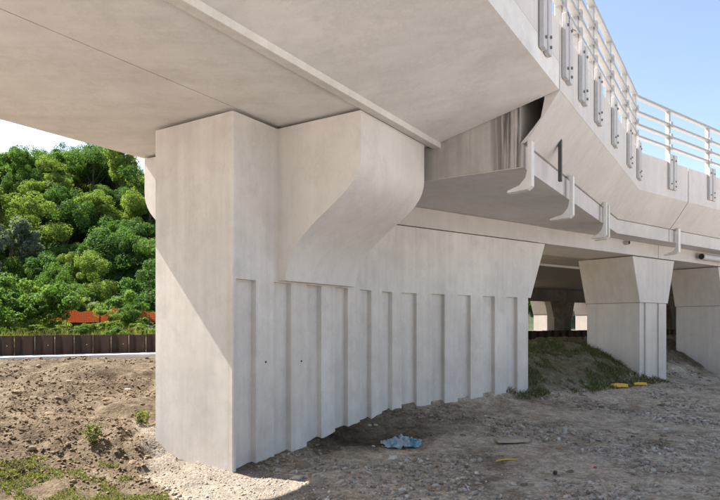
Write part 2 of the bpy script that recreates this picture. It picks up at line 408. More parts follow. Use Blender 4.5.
def scurve(s, base):                            # corbel profile (offset, height): vertical face then a long S back to the wall
    pr = [(base - .03 * s, ZS - .04), (base + 1.38 * s, ZS - .04)]
    P0, P1, P2, P3 = (1.38, 4.08), (1.40, 3.42), (.22, 3.36), (.13, 2.49)
    for k in range(19):
        u = k / 18; v = 1 - u
        pr.append((base + s * (v**3 * P0[0] + 3 * v * v * u * P1[0] + 3 * v * u * u * P2[0] + u**3 * P3[0]),
                   v**3 * P0[1] + 3 * v * v * u * P1[1] + 3 * v * u * u * P2[1] + u**3 * P3[1]))
    pr.append((base - .03 * s, 2.49)); return pr
cb = extrA('corbel', scurve(1, 0), .877, 2.66, 'corbel', pier, 0)
cb['label'] = 'smooth curved corbel under the right edge of the near deck'
cb2 = extrA('corbel', scurve(-1, -TH), .877, 2.66, 'corbel', pier, 0)
for o_ in (cb, cb2):
    bm = bmesh.new(); bm.from_mesh(o_.data)
    for f in bm.faces:
        if len(f.verts) == 4: f.smooth = True
    for e in bm.edges:
        if len(e.link_faces) == 2 and e.calc_face_angle(0) > math.radians(35): e.smooth = False
    bm.to_mesh(o_.data); bm.free()
# tie holes in the ribs
for t_, z_ in ((.62, 1.37), (1.40, 1.34)):
    c = PA(t_, .002, z_); nn_ = Vector((NA.x, NA.y, 0)); o_ = tube('tie_hole', [c - nn_ * .03, c + nn_ * .004], .014, 'black', pier, 10)

# ------------------------------------------------------------------ near deck span
ZF = 5.13; ZP = 6.05; OL = -2.98; OF = 3.33
T1 = 2.91; T2 = 2.94
deck1 = thing('bridge_deck', PA(-4, 0, 4.65), 'wide near deck span overhead with smooth soffit and sloping right cantilever', 'bridge deck')
extrA('soffit_panel', [(OL, ZS), (-.009, ZS), (-.009, 5.5), (OL, 5.5)], -2.95, T1, 'soffit', deck1)
extrA('soffit_panel', [(OL, ZS), (-.009, ZS), (-.009, 5.5), (OL, 5.5)], -16, -2.958, 'soffit', deck1)
extrA('soffit_panel', [(.009, ZS), (1.395, ZS), (1.395, 5.5), (.009, 5.5)], -16, T1, 'soffit', deck1)
extrA('cantilever', [(1.397, ZS), (OF, ZF), (OF, 5.498), (1.397, 5.498)], -16, T1, 'soffit', deck1)
extrA('drip_strip', [(1.40, ZS - .05), (1.53, ZS - .05), (1.53, ZS + .1), (1.40, ZS + .1)], -16, T1 + .06, 'strip', deck1, .008)
extrA('road_slab', [(OL, 5.502), (OF, 5.502), (OF, ZP), (OF - .32, ZP), (OF - .32, 5.72), (OL + .32, 5.72), (OL + .32, ZP), (OL, ZP)], -16, T1, 'fascia', deck1)

# ------------------------------------------------------------------ second span, bending to the right
ZB = 4.13; ZN = 4.47; OB = 2.82
TJ = 9.42                                     # joint between second and third span, along B
deck2 = thing('bridge_deck', PA(6, 0, 4.13), 'second deck span behind the corbel, deeper and bending to the right', 'bridge deck')
boxp = [(OL, ZB), (OB, ZB), (OB, ZN), (OB - .05, ZN + .002), (OB - .05, 5.4), (OL, 5.4)]
bx = extrAB('box_girder', boxp, T2, TJ, 'deck2', deck2)
ef = extrA('end_face', [(OL + .01, ZB + .012), (OB - .004, ZB + .012), (OB - .004, ZN), (OB - .055, ZN + .01), (OB - .055, 5.39), (OL + .01, 5.39)], T2 - .012, T2 + .001, 'endface', deck2)
ef['label'] = 'grey end face with dark vertical water stains'
corn = [(OB - .04, ZN + .01), (OB + .03, ZN + .012)]
for k in range(1, 9):
    u = k / 8; corn.append((OB + .03 + (OF - OB - .03) * (u ** .93), ZN + .012 + (ZF - ZN - .012) * u))
corn += [(OF, 5.4), (OB + .30, 5.4), (OB + .30, 5.05), (OB + .25, 4.80), (OB + .13, 4.66)]
extrAB('cornice', corn, T2, TJ, 'deck2', deck2)
extrAB('road_slab', [(OL, 5.402), (OF - .001, 5.402), (OF - .001, ZP), (OF - .32, ZP), (OF - .32, 5.72), (OL + .32, 5.72), (OL + .32, ZP), (OL, ZP)], T2, TJ, 'fascia', deck2)
fb = [(OF + .0005, ZF + .004), (OF + .004, ZF + .004), (OF + .004, ZP - .003), (OF + .0005, ZP - .003)]
extrAB('fascia_panel', [(o + .0, z) for o, z in fb], T2 + .004, TJ - .004, 'fascia', deck2)
deck3 = thing('bridge_deck', PB(14, 0, 4.13), 'third deck span at the right edge beyond the narrow joint', 'bridge deck')
sh = lambda pr: [(o - DO, z) for o, z in pr]
extrB('box_girder', sh(boxp), TJ + .035, 40, 'deck2', deck3)
extrB('cornice', sh(corn), TJ + .035, 40, 'deck2', deck3)
extrB('road_slab', sh([(OL, 5.402), (OF - .001, 5.402), (OF - .001, ZP), (OF - .32, ZP), (OF - .32, 5.72), (OL + .32, 5.72), (OL + .32, ZP), (OL, ZP)]), TJ + .035, 40, 'fascia', deck3)
extrB('fascia_panel', sh(fb), TJ + .039, 40, 'fascia', deck3)

# hangers hooked under the second and third span
def hanger(P, N, T, o, zt, zb, foot, parent, m='hanger', wd=.07, dp=.05):
    c = Vector((P.x, P.y, 0)) ; N3 = Vector((N.x, N.y, 0)); T3 = Vector((T.x, T.y, 0))
    prof = [(0, zt), (.06, zt), (.06, zb), (.0, zb - .05), (-foot, zb - .07), (-foot, zb - .04), (-.12, zb + .02), (-.03, zb + .12), (0, zb + .26)] if foot else [(0, zt), (dp, zt), (dp, zb), (0, zb)]
    r = []
    for s in (-wd / 2, wd / 2): r.append([c + N3 * a + T3 * s + Vector((0, 0, z)) for a, z in prof])
    return sweep('hanger_bracket', r, m, parent, .004)
hanger(PA(3.0, OB + .06, 0), NA, A, 0, 4.50, 3.86, .30, deck2, wd=.13)
h_ = hanger(PA(4.05, OB + .21, 0), NA, A, 0, 4.78, 4.12, 0, deck2, 'shadebar', .07, .05); h_['label'] = 'vertical steel bar, dark colour standing for a shaded channel side'
hanger(PA(5.35, OB + .08, 0), NA, A, 0, 4.48, 3.80, .34, deck2, wd=.13)
for dt in (-.17, .17): hanger(PA(8.5 + dt, OB + .08, 0), NA, A, 0, 4.52, 3.82, .25, deck2, wd=.11)
hanger(PB(TJ + .33, OB - DO + .08, 0), NB, B, 0, 4.5, 3.86, .35, deck3, wd=.12)

# bearing beams on the pier heads
for (t0, t1, o, lab) in ((-1.0, 4.34, 0.004, 'pale bearing beam resting on the ribbed pier wall'), (4.36, 9.85, -.03, 'bearing beam spanning from the ribbed pier to the middle pier'), (9.87, 24, -.03, 'bearing beam running off the right edge with a pipe beside it')):
    bt = thing('bearing_beam', PB((t0 + t1) / 2, -.6, ZW), lab, 'beam')
    extrB('beam', [(o, ZW + .02), (o, ZB + (.0 - .003)), (-1.45, ZB - .003), (-1.45, ZW + .02)], t0, t1, 'deck2', bt, .01)
    if t0 > 9:
        c = PB(12.1, .16, 3.93); d = Vector((B.x, B.y, 0))
        pp = tube('pipe', [c, c + d * 8], .1, 'pipe', bt, 16); tube('pipe_bore', [c - d * .004, c + d * .02], .085, 'black', pp, 16)
    elif t0 > 4:
        c = PB(8.05, .02, 4.04); d = Vector((NB.x, NB.y, 0))
        pp = tube('pipe', [c - d * .1, c + d * .08], .06, 'pipe', bt, 14); tube('pipe_bore', [c + d * .06, c + d * .084], .048, 'black', pp, 14)

# ------------------------------------------------------------------ further piers
def flared_pier(t0, ln, o0, th, z1, lab, m, z0=-.3, fl=.42, ribs=True, zt=ZT, group=None):
    r = thing('bridge_pier', PB(t0 + ln / 2, o0 - th / 2, 0), lab, 'bridge pier', group)
    rd = .05 if ribs else 0
    prism('column', [xy(PB(t0, o0 - rd, 0)), xy(PB(t0 + ln, o0 - rd, 0)), xy(PB(t0 + ln, o0 - th, 0)), xy(PB(t0, o0 - th, 0))], z0, zt - .002, m, r, .012)
    a = [PB(t0 - .035, o0 + .03, 0), PB(t0 + ln + .035, o0 + .03, 0), PB(t0 + ln + .035, o0 - th - .02, 0), PB(t0 - .035, o0 - th - .02, 0)]
    b = [PB(t0 - fl, o0 + .03, 0), PB(t0 + ln + fl, o0 + .03, 0), PB(t0 + ln + fl, o0 - th - .02, 0), PB(t0 - fl, o0 - th - .02, 0)]
    sweep('flared_head', [[Vector((p_.x, p_.y, zt)) for p_ in a], [Vector((p_.x, p_.y, z1)) for p_ in b]], m, r, .012)
    if ribs:
        for a, e in ((0, .10), (.33, .78), (1.07, ln)):
            prism('rib', [xy(PB(t0 + a, o0, 0)), xy(PB(t0 + e, o0, 0)), xy(PB(t0 + e, o0 - rd - .02, 0)), xy(PB(t0 + a, o0 - rd - .02, 0))], z0, zt - .004, m, r, .006)
    return r
flared_pier(8.96, 1.5, -.1, 1.62, ZW, 'free standing flared pier with two grooves rising from the grassy mound', 'pier2')
flared_pier(14.25, 1.5, -.1, 1.52, ZW, 'flared pier at the right edge above the brown rubble bank', 'pier2')

# rear carriageway and the viaduct beyond it
rear = thing('bridge_deck', PB(24, -12, 4.2), 'shaded rear deck seen under the second span with a dark edge beam', 'bridge deck')
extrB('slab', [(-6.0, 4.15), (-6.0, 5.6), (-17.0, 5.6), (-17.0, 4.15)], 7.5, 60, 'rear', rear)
extrB('edge_beam', [(-16.0, 3.38), (-16.0, 4.147), (-16.9, 4.147), (-16.9, 3.38)], 7.6, 60, 'beamshade', rear)
flared_pier(28.8, .8, -16.05, .8, 3.375, 'dark backlit pier standing under the rear deck edge beam', 'beamshade', z0=.2, fl=.4, ribs=False, zt=2.3)
flared_pier(44, .8, -16.05, .8, 3.375, 'dark rear pier glimpsed right of the middle pier', 'beamshade', z0=.2, fl=.4, ribs=False, zt=2.3)
far = thing('bridge_deck', PB(40, -20, 3.8), 'distant sunlit viaduct deck behind the rear carriageway', 'bridge deck')
extrB('slab', [(-17.8, 4.2), (-17.8, 5.4), (-21.3, 5.4), (-21.3, 4.2)], 20, 70, 'fascia', far)
far_labels = ['distant sunlit pier left of the dark backlit pier', 'distant sunlit pier right of the dark backlit pier', 'distant sunlit pier seen right of the middle pier', 'distant pier hidden far along the rear viaduct']
for k, t_ in enumerate((33.2, 39.0, 50.5)):
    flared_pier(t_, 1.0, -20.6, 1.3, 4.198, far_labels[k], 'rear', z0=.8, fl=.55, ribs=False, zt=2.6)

# ------------------------------------------------------------------ guard railings on both edges
def rail_poly(o, z, w_, h_, t0, t1): return [(o - w_ / 2, z - h_ / 2), (o + w_ / 2, z - h_ / 2), (o + w_ / 2, z + h_ / 2), (o - w_ / 2, z + h_ / 2)]
RO = OF - .02
rl = thing('guard_railing', PA(0, RO, ZP), 'white steel guard railing with bolted post plates along the right deck edge', 'railing')
for z_, h_ in ((6.44, .05), (6.72, .055), (7.03, .055), (7.40, .065)):
    extrAB('rail', rail_poly(RO - .04, z_, .10, h_, 0, 0), -12, 24, 'white', rl, .006)
def post(P, N, T, near):
    N3 = Vector((N.x, N.y, 0)); T3 = Vector((T.x, T.y, 0)); c0 = Vector((P.x, P.y, 0)); up = Vector((0, 0, 1))
    c = c0 + N3 * .04
    po = box('post', c0 + N3 * -.08 + up * 6.72, T3 * .04, N3 * .05, up * .72, 'white', rl, .006)
    for s in (-1, 1):
        pl = box('post_plate', c + T3 * (.108 * s) + up * 5.78, T3 * .078, N3 * .03, up * .45, 'plate', None, .006)
        child_of(pl, rl)
        if near:
            for z_ in ((5.42, 5.55, 6.08) if s > 0 else (5.47, 6.08)):
                q = c + T3 * (.108 * s) + N3 * .03 + up * z_
                bo = tube('bolt', [q - N3 * .004, q + N3 * .022], .02, 'bolt', None, 6)
                bo.parent = pl; bo.matrix_parent_inverse = Matrix.Identity(4)
    bkb = box('post_web', c - N3 * .02 + up * 5.78, T3 * .033, N3 * .028, up * .40, 'plate', rl)
    for z_ in (6.44, 6.72, 7.03):
        q = c0 + N3 * .0 + up * z_
        child_of(box('rail_clamp', q + N3 * .005, T3 * .05, N3 * .02, up * .07, 'white', None), rl)
    return po
tk = (miter(OF, DO, 0).xy - (C0 + NA * OF)).dot(A)
tkB = (miter(OF, DO, 0).xy - (K + NB * (OF - DO))).dot(B)
for t_ in (-7.2, -5.4, -3.6, -1.8, -.1, 2.1, 3.2, 4.2, 5.35, 6.9, 8.7): post(PA(t_, OF, 0), NA, A, True)
post(PA(tk - .22, OF, 0), NA, A, True)
for dt in (1.6, 3.85, 6.0, 8.2, 10.4): post(PB(tkB + dt, OF - DO, 0), NB, B, dt < 5)
for t_ in (2.1, 3.2):                         # loose cable ends curling from the post tops
    c = PA(t_, OF + .06, 6.18); T3 = Vector((A.x, A.y, 0)); up = Vector((0, 0, 1))
    tube('cable_end', [c + T3 * .02, c + T3 * -.06 + up * .10, c + T3 * -.02 - up * .02 + T3 * .25, c + T3 * .42 + up * .04], .009, 'bolt', rl, 6)
lr = thing('guard_railing', PA(0, OL, ZP), 'white guard railing along the far left deck edge', 'railing')
for z_ in (6.44, 6.72, 7.03, 7.40):
    extrAB('rail', rail_poly(OL + .1, z_, .06, .08, 0, 0), -12, 24, 'white', lr)
for k in range(9):
    t_ = -9 + k * 2.2; c = PA(t_, OL + .16, 6.72)
    box('post', c, Vector((A.x, A.y, 0)) * .04, Vector((NA.x, NA.y, 0)) * .04, (0, 0, .74), 'white', lr)
for k in range(9):
    c = PB(4.4 + 2.2 * k, OL - DO + .16, 6.72)
    box('post', c, Vector((B.x, B.y, 0)) * .04, Vector((NB.x, NB.y, 0)) * .04, (0, 0, .74), 'white', lr)

# ------------------------------------------------------------------ rusty sheet piling with a concrete strip
d3 = Vector((SPD[0], SPD[1], 0)); n3 = Vector((SPN[0], SPN[1], 0)); o3 = Vector((SP0[0], SP0[1], 0))
sp = thing('sheet_pile_wall', o3 + Vector((0, 0, .4)), 'low rusty brown sheet pile wall behind the earth bank', 'retaining wall')
PW = .72
prof = [(0, 0), (.20, 0), (.29, -.16), (.61, -.16), (.70, 0)]
outer = prof; inner = [(s, n_ + .02) for s, n_ in prof][::-1]
v, ring = [], outer + inner
base = mesh_from('sheet_pile', [d3 * s + n3 * n_ + Vector((0, 0, z)) for z in (0, 1.05) for s, n_ in ring],
                 [(i, (i + 1) % 10, 10 + (i + 1) % 10, 10 + i) for i in range(10)] + [(j, j + 1, 8 - j, 9 - j) for j in range(4)] + [(10 + j, 11 + j, 18 - j, 19 - j) for j in range(4)], 'rust')
for k in range(-18, 100):
    q = link('sheet_pile', base); q.parent = sp; q.location = d3 * (k * PW) + Vector((0, 0, -.05 + random.uniform(-.012, .012)))
    if -14 < k < 12 and k % 2 == 0:
        c = o3 + d3 * (k * PW + .45) - n3 * .165 + Vector((0, 0, 1.0))
        tube('tie_bolt', [c, c - n3 * .03], .022, 'paleshard', sp, 8)
L0, L1 = -18 * PW, 100 * PW
def spl(s, n_, z): return o3 + d3 * s + n3 * n_ + Vector((0, 0, z))
st = sweep('concrete_strip', [[spl(s, a, z) for a, z in ((-1.1, .3), (-.2, .3), (-.2, .62), (-1.1, .60))] for s in (L0, L1)], 'kerb', sp, .02)
st['label'] = 'pale concrete strip along the wall foot'

# orange net fence behind
nf = thing('safety_fence', (-20.5, 42, 1.3), 'orange plastic safety net fence in the grass below the trees', 'fence')
bm = bmesh.new()
def netpt(s, z):
    xx = -25 + s; yy = 41.0 + .3 * math.sin(s * .6) + s * .10
    return Vector((xx, yy + .05 * math.sin(s * 3 + z), 2.1 + z * (1 + .06 * math.sin(s * 1.7)) + .06 * math.sin(s * .9) + .07 * math.sin(s * 4.1) * z + .04 * math.sin(s * 9.7) * z - .015 * s))
def strand(pa, pb, wv):
    vv = [bm.verts.new(p_) for p_ in (pa - wv, pb - wv, pb + wv, pa + wv)]; bm.faces.new(vv)
NS = 150
for i in range(NS):
    for j in range(10):
        s, z = i * .11, j * .085
        strand(netpt(s, z), netpt(s + .11, z), Vector((0, 0, .014)))
        if j < 9: strand(netpt(s, z), netpt(s, z + .085), Vector((.018, .003, 0)))
me = bpy.data.meshes.new('net'); bm.to_mesh(me); bm.free(); me.materials.append(M['orange']); child_of(link('net', me), nf)
for i in range(8):
    p_ = netpt(i * 2.3, 0); tube('stake', [p_ + Vector((0, .04, -1.3)), p_ + Vector((.02, .04, 1.15))], .035, 'post', nf, 8)

# ------------------------------------------------------------------ vegetation
def leaf_mesh(name, cen, nor, size, tint, m, aspect=.62):
    n_ = len(cen)
    r = RNG.normal(size=(n_, 3)); u = np.cross(nor, r); u /= np.linalg.norm(u, axis=1, keepdims=True) + 1e-9
    v_ = np.cross(nor, u); v_ /= np.linalg.norm(v_, axis=1, keepdims=True) + 1e-9
    s = size[:, None]
    co = np.stack([cen - u * s * .5, cen + v_ * s * aspect * .5 - nor * s * .06, cen + u * s * .5, cen - v_ * s * aspect * .5 - nor * s * .06], 1).reshape(-1, 3)
    me = bpy.data.meshes.new(name); me.vertices.add(n_ * 4); me.vertices.foreach_set('co', co.astype(np.float32).ravel())
    me.loops.add(n_ * 4); me.loops.foreach_set('vertex_index', np.arange(n_ * 4, dtype=np.int32))
    me.polygons.add(n_); me.polygons.foreach_set('loop_start', np.arange(0, n_ * 4, 4, dtype=np.int32)); me.update(calc_edges=True)
    a = me.attributes.new('tint', 'FLOAT', 'POINT'); a.data.foreach_set('value', np.repeat(tint, 4).astype(np.float32))
    me.materials.append(m); return me
def crown(name, m, nleaf, R, H, nclump, seed, leaf=.3, flat=.3):
    g = np.random.default_rng(seed)
    d = g.normal(size=(nclump, 3)); d /= np.linalg.norm(d, axis=1, keepdims=True); d[:, 2] = np.where(d[:, 2] < -flat, -d[:, 2], d[:, 2])
    rr = g.uniform(.55, 1.0, nclump)[:, None]
    nl_ = 5; lo = g.normal(size=(nl_, 3)) * np.array((.42, .42, .36)); lr_ = g.uniform(.42, .68, nl_); li = g.integers(0, nl_, nclump)
    cc = (lo[li] + d * rr * lr_[li][:, None]) * np.array((R, R, H))
    cr = g.uniform(.12, .30, nclump) * R
    ct = g.uniform(-.4, .4, nclump)
    k = g.integers(0, nclump, nleaf)
    dd = g.normal(size=(nleaf, 3)); dd /= np.linalg.norm(dd, axis=1, keepdims=True)
    rad = g.uniform(.35, 1.0, nleaf) ** .5
    p_ = cc[k] + dd * (cr[k] * rad)[:, None] * np.array((1, 1, .8))
    nor = dd * .7 + np.array((0, 0, .5)) + g.normal(size=(nleaf, 3)) * .5; nor /= np.linalg.norm(nor, axis=1, keepdims=True)
    return leaf_mesh(name, p_, nor, g.uniform(.6, 1.3, nleaf) * leaf, np.clip(.5 + ct[k] + g.normal(size=nleaf) * .18, 0, 1), m)
def trunk_mesh(name, H, r, seed):
    g = random.Random(seed); bm = bmesh.new()
    def limb(pts, rad):
        prev = None
        for p_, q in zip(pts, rad):
            ring = [bm.verts.new(Vector(p_) + Vector((math.cos(a) * q, math.sin(a) * q, 0))) for a in [i * math.pi / 3 for i in range(6)]]
            if prev:
                for i in range(6): bm.faces.new((prev[i], prev[(i + 1) % 6], ring[(i + 1) % 6], ring[i]))
            prev = ring
    limb([(0, 0, -.8), (.05, 0, H * .3), (.1, .08, H * .6), (.0, .1, H * .95)], [r * 1.3, r, r * .7, r * .2])
    for k in range(5):
        a = g.uniform(0, 6.28); h = H * g.uniform(.25, .6); e = g.uniform(.9, 1.6)
        limb([(0, 0, h), (math.cos(a) * e * .6, math.sin(a) * e * .6, h + .8), (math.cos(a) * e * 1.5, math.sin(a) * e * 1.5, h + 2.0)], [r * .5, r * .35, r * .1])
    me = bpy.data.meshes.new(name); bm.to_mesh(me); bm.free(); me.materials.append(M['bark']); return me
KINDS = []
for key, cnt in (('deep', 3), ('mid', 3), ('light', 2), ('grey', 1)):
    for i in range(cnt):
        R = 3.1 if key != 'grey' else 2.4
        KINDS.append((key, crown('crown', LEAF[key], 20000, R * (1 + .1 * i), R * (1.0 + .12 * i), 75, 100 + len(KINDS), .17)))
TR = [trunk_mesh('trunk', 5.5, .2, s) for s in range(3)]
TONE = {'deep': 'dark green', 'mid': 'mid green', 'light': 'yellow green', 'grey': 'grey green'}
def tree(x, y, z, kind, sc, label, group):
    key, cm = kind
    o = link('broadleaf_tree', None); o.location = (x, y, z); o.scale = (sc * random.uniform(.85, 1.15), sc, sc * random.uniform(.85, 1.3)); o.rotation_euler.z = random.uniform(0, 6.28)
    c = link('crown', cm, o); c.location = (0, 0, 4.4)
    link('trunk', random.choice(TR), o)
    tag(o, label, 'tree', group)
rows = np.arange(50, 110, 3.8); cnt_t = 0
for ri, yy in enumerate(rows):
    half = list(np.arange(-.72 * yy, -.29 * yy, 3.7))
    for xx in half:
        x = xx + random.uniform(-1.8, 1.8); y = yy + random.uniform(-1.8, 1.8)
        w_ = random.random()
        key = 'deep' if w_ < .36 else 'mid' if w_ < .70 else 'light' if w_ < .95 else 'grey'
        kd = random.choice([k for k in KINDS if k[0] == key])
        zone = 'at the foot of the wooded hillside' if ri < 4 else 'halfway up the wooded hillside' if ri < 10 else 'along the crest of the wooded hillside'
        sc_ = random.uniform(.6, 1.25); sz = 'small' if sc_ < .85 else 'large' if sc_ > 1.05 else 'medium'
        side = 'far left' if x / y < -.52 else 'beside the pier' if x / y > -.40 else 'midway'
        lab = f'{sz} {TONE[key]} tree {zone.replace("wooded ", "")}, {side}'
        tree(x, y, float(hz(np.array(x), np.array(y))) - 1.2, kd, sc_, lab, lab)
for k in range(12):
    y = random.uniform(58, 75); x = y * (.30 + .03 * k) + random.uniform(-2, 2)
    kd = KINDS[k % 6]
    tree(x, y, 1.0, kd, random.uniform(.7, .95), f'{TONE[kd[0]]} tree far behind the viaduct piers', 'trees far behind the piers')
# shrubs along the foot of the hill
def low_bushes():
    for k in range(26):
        y = random.uniform(29.5, 40); x = -y * random.uniform(.31, .70); key, sm = SH[(1, 0, 1, 3)[k % 4]]
        s_ = random.uniform(.22, .42)
        o = link('low_bush', None); o.location = (x, y, 1.2); o.scale = (s_ * 1.3, s_ * 1.3, s_); o.rotation_euler.z = random.uniform(0, 6)
        f_ = link('foliage', sm, o); f_.location = (0, 0, .45)
        side = 'towards the left edge' if x / y < -.5 else 'towards the pier'
        tag(o, f'low {TONE[key]} bush behind the sheet piling, {side}', 'bush', f'low {TONE[key]} bushes, {side}')
SH = [(key, crown('foliage', LEAF[key], 5200, 1.3, 1.0, 30, 300 + i, .12, .1)) for i, key in enumerate(('mid', 'light', 'deep', 'mid'))]
for k in range(46):
    y = random.uniform(43.5, 50) if k > 9 else random.uniform(31, 37)
    x = -y * random.uniform(.33, .72) if k > 9 else -y * (.52 + .022 * k) if k < 7 else -y * (.36 + .03 * (k - 7))
    key, sm = SH[k % 4]
    s_ = random.uniform(.7, 1.6) if k > 9 else (random.uniform(1.1, 1.6) if k < 7 else random.uniform(.6, .8))
    o = link('shrub', None); o.location = (x, y, 1.3 if y < 46 else float(hz(np.array(x), np.array(y)))); o.scale = (s_,) * 3; o.rotation_euler.z = random.uniform(0, 6)
    f_ = link('foliage', sm, o); f_.location = (0, 0, .75)
    near = 'beside the sheet pile wall' if k <= 9 else 'behind the orange net fence'
    sd = 'far left' if x / y < -.52 else 'beside the pier' if x / y > -.40 else 'midway'
    sz = 'large' if s_ > 1.25 else 'medium' if s_ > .9 else 'small'
    tag(o, f'{sz} {TONE[key]} leafy shrub {near}, {sd}', 'shrub', f'{sz} {TONE[key]} shrubs {near}, {sd}')

low_bushes()
def blades(name, x, y, z, h, wd, m, lean=.5, extra=None):
    n_ = len(x); a = RNG.uniform(0, 6.283, n_); ld = RNG.uniform(0, 6.283, n_); le = RNG.uniform(.1, lean, n_) * h
    dx, dy = np.cos(a) * wd, np.sin(a) * wd; lx, ly = np.cos(ld) * le, np.sin(ld) * le
    co = np.stack([np.stack([x - dx, y - dy, z], -1), np.stack([x + dx, y + dy, z], -1),
                   np.stack([x + dx * .7 + lx * .4, y + dy * .7 + ly * .4, z + h * .6], -1), np.stack([x + lx, y + ly, z + h], -1), 
                   np.stack([x - dx * .7 + lx * .4, y - dy * .7 + ly * .4, z + h * .6], -1)], 1).reshape(-1, 3)
    me = bpy.data.meshes.new(name); me.vertices.add(n_ * 5); me.vertices.foreach_set('co', co.astype(np.float32).ravel())
    me.loops.add(n_ * 5); me.loops.foreach_set('vertex_index', np.arange(n_ * 5, dtype=np.int32))
    me.polygons.add(n_); me.polygons.foreach_set('loop_start', np.arange(0, n_ * 5, 5, dtype=np.int32)); me.update(calc_edges=True)
    at = me.attributes.new('tint', 'FLOAT', 'POINT'); at.data.foreach_set('value', np.repeat(RNG.uniform(0, 1, n_), 5).astype(np.float32))
    me.materials.append(m); return link(name, me)
# long grass behind the sheet piling
n_ = 26000; s = RNG.uniform(-12, 14, n_); nn = RNG.uniform(.3, 16, n_) ** 1.0
x = SP0[0] + SPD[0] * s + SPN[0] * nn; y = SP0[1] + SPD[1] * s + SPN[1] * nn
cl = vnoise(x * .7, y * .7, 31) + .6 * vnoise(x * 2.6, y * 2.6, 32); k = cl > -.05; x, y, cl = x[k], y[k], cl[k]
tag(blades('long_grass', x, y, zg(x, y) - .02, RNG.uniform(.05, .42, len(x)) * (.6 + 2 * np.clip(cl, 0, 1)), .016, LEAF['grass'], .6), 'sunlit long grass behind the sheet pile wall', 'grass', kind='stuff')
# grass on the shaded mound
n_ = 42000; t = RNG.uniform(3.2, 10.5, n_); b = RNG.uniform(-.35, 6, n_) ** 1.0
x = K.x + .8 * t - .6 * b; y = K.y + .6 * t + .8 * b
k = (vnoise(x * 1.5, y * 1.5, 33) + vnoise(x * 4, y * 4, 34) * .6 > .03 + .25 * (t > 9)); x, y = x[k], y[k]
tag(blades('mound_grass', x, y, zg(x, y) - .01, RNG.uniform(.03, .13, len(x)), .007, LEAF['shade'], 1.0), 'short green grass on the shaded mound between the piers', 'grass', kind='stuff')
# low weeds at the bottom left
n_ = 80000; x = RNG.uniform(-5.2, -1.0, n_); y = RNG.uniform(4.6, 7.6, n_)
gr_, sa_ = covers(x, y)[:2]
k = (vnoise(x * 1.6, y * 1.6, 41) + vnoise(x * 5, y * 5, 42) * .7 > -.16 + .17 * (y - 6.1)) & (sa_ < .45) & (RNG.uniform(0, 1, n_) < .6); x, y = x[k], y[k]
tag(blades('low_weeds', x, y, zg(x, y) - .005, RNG.uniform(.01, .045, len(x)), .0055, LEAF['weed'], 1.6), 'patchy yellow green weeds on the earth in the lower left corner', 'weeds', kind='stuff')
def small_plant(px, py_guess_d, H, R, lab, seed, nl):
    d = py_guess_d; x = (px - 360) / F * d; y = d; z = zg1(x, y)
    g = np.random.default_rng(seed); o = thing('weed_plant', (x, y, z), lab, 'plant')
    p_ = g.normal(size=(nl, 3)); p_ /= np.linalg.norm(p_, axis=1, keepdims=True); p_ *= g.uniform(.2, 1, nl)[:, None] ** .5 * np.array((R, R, H * .55)); p_[:, 2] += H * .55
    nor = g.normal(size=(nl, 3)) * .6 + np.array((0, -.2, .8)); nor /= np.linalg.norm(nor, axis=1, keepdims=True)
    f_ = link('leaves', leaf_mesh('leaves', p_, nor, g.uniform(.03, .065, nl), g.uniform(.1, 1, nl), LEAF['weed']), o)
    for k in range(5):
        a = random.uniform(0, 6.28); tube('stem', [(x, y, z - .02), (x + math.cos(a) * R * .5, y + math.sin(a) * R * .5, z + H * .8)], .005, LEAF['weed'], o, 5)
small_plant(93, 8.0, .26, .13, 'small bright green weed plant in the middle of the earth bank', 1, 260)
small_plant(142, 8.9, .22, .12, 'small yellow green weed against the left edge of the pier', 2, 200)

# ------------------------------------------------------------------ stones and rubble
ico_v, ico_f = None, None
bm = bmesh.new(); bmesh.ops.create_icosphere(bm, subdivisions=1, radius=1)
ico_v = np.array([v.co[:] for v in bm.verts]); ico_f = np.array([[v.index for v in f.verts] for f in bm.faces]); bm.free()
def pebbles(name, x, y, size, tint, sink=.25):
    n_ = len(x); nv = len(ico_v)
    v_ = np.repeat(ico_v[None], n_, 0) * (1 + RNG.normal(size=(n_, nv, 1)) * .26)
    v_ = v_ * np.stack([RNG.uniform(.7, 1.35, n_), RNG.uniform(.6, 1.0, n_), RNG.uniform(.4, .8, n_)], -1)[:, None, :] * size[:, None, None]
    a = RNG.uniform(0, 6.283, n_); ca_, sa__ = np.cos(a)[:, None], np.sin(a)[:, None]
    tl = RNG.normal(size=n_)[:, None] * .3
    X = v_[..., 0] * ca_ - v_[..., 1] * sa__; Y = v_[..., 0] * sa__ + v_[..., 1] * ca_; Z = v_[..., 2] + X * tl
    co = np.stack([X + x[:, None], Y + y[:, None], Z + (zg(x, y) + size * (.5 - sink))[:, None]], -1).reshape(-1, 3)
    fc = (ico_f[None] + (np.arange(n_) * nv)[:, None, None]).reshape(-1, 3)
    me = bpy.data.meshes.new(name); me.vertices.add(len(co)); me.vertices.foreach_set('co', co.astype(np.float32).ravel())
    me.loops.add(fc.size); me.loops.foreach_set('vertex_index', fc.astype(np.int32).ravel())
    me.polygons.add(len(fc)); me.polygons.foreach_set('loop_start', np.arange(0, fc.size, 3, dtype=np.int32)); me.update(calc_edges=True)
    at = me.attributes.new('tint', 'FLOAT', 'POINT'); at.data.foreach_set('value', np.repeat(tint, nv).astype(np.float32))
    wr = me.attributes.new('warm', 'FLOAT', 'POINT'); wr.data.foreach_set('value', np.repeat(1 - covers(x, y)[0], nv).astype(np.float32))
    me.materials.append(M['stone']); return link(name, me)
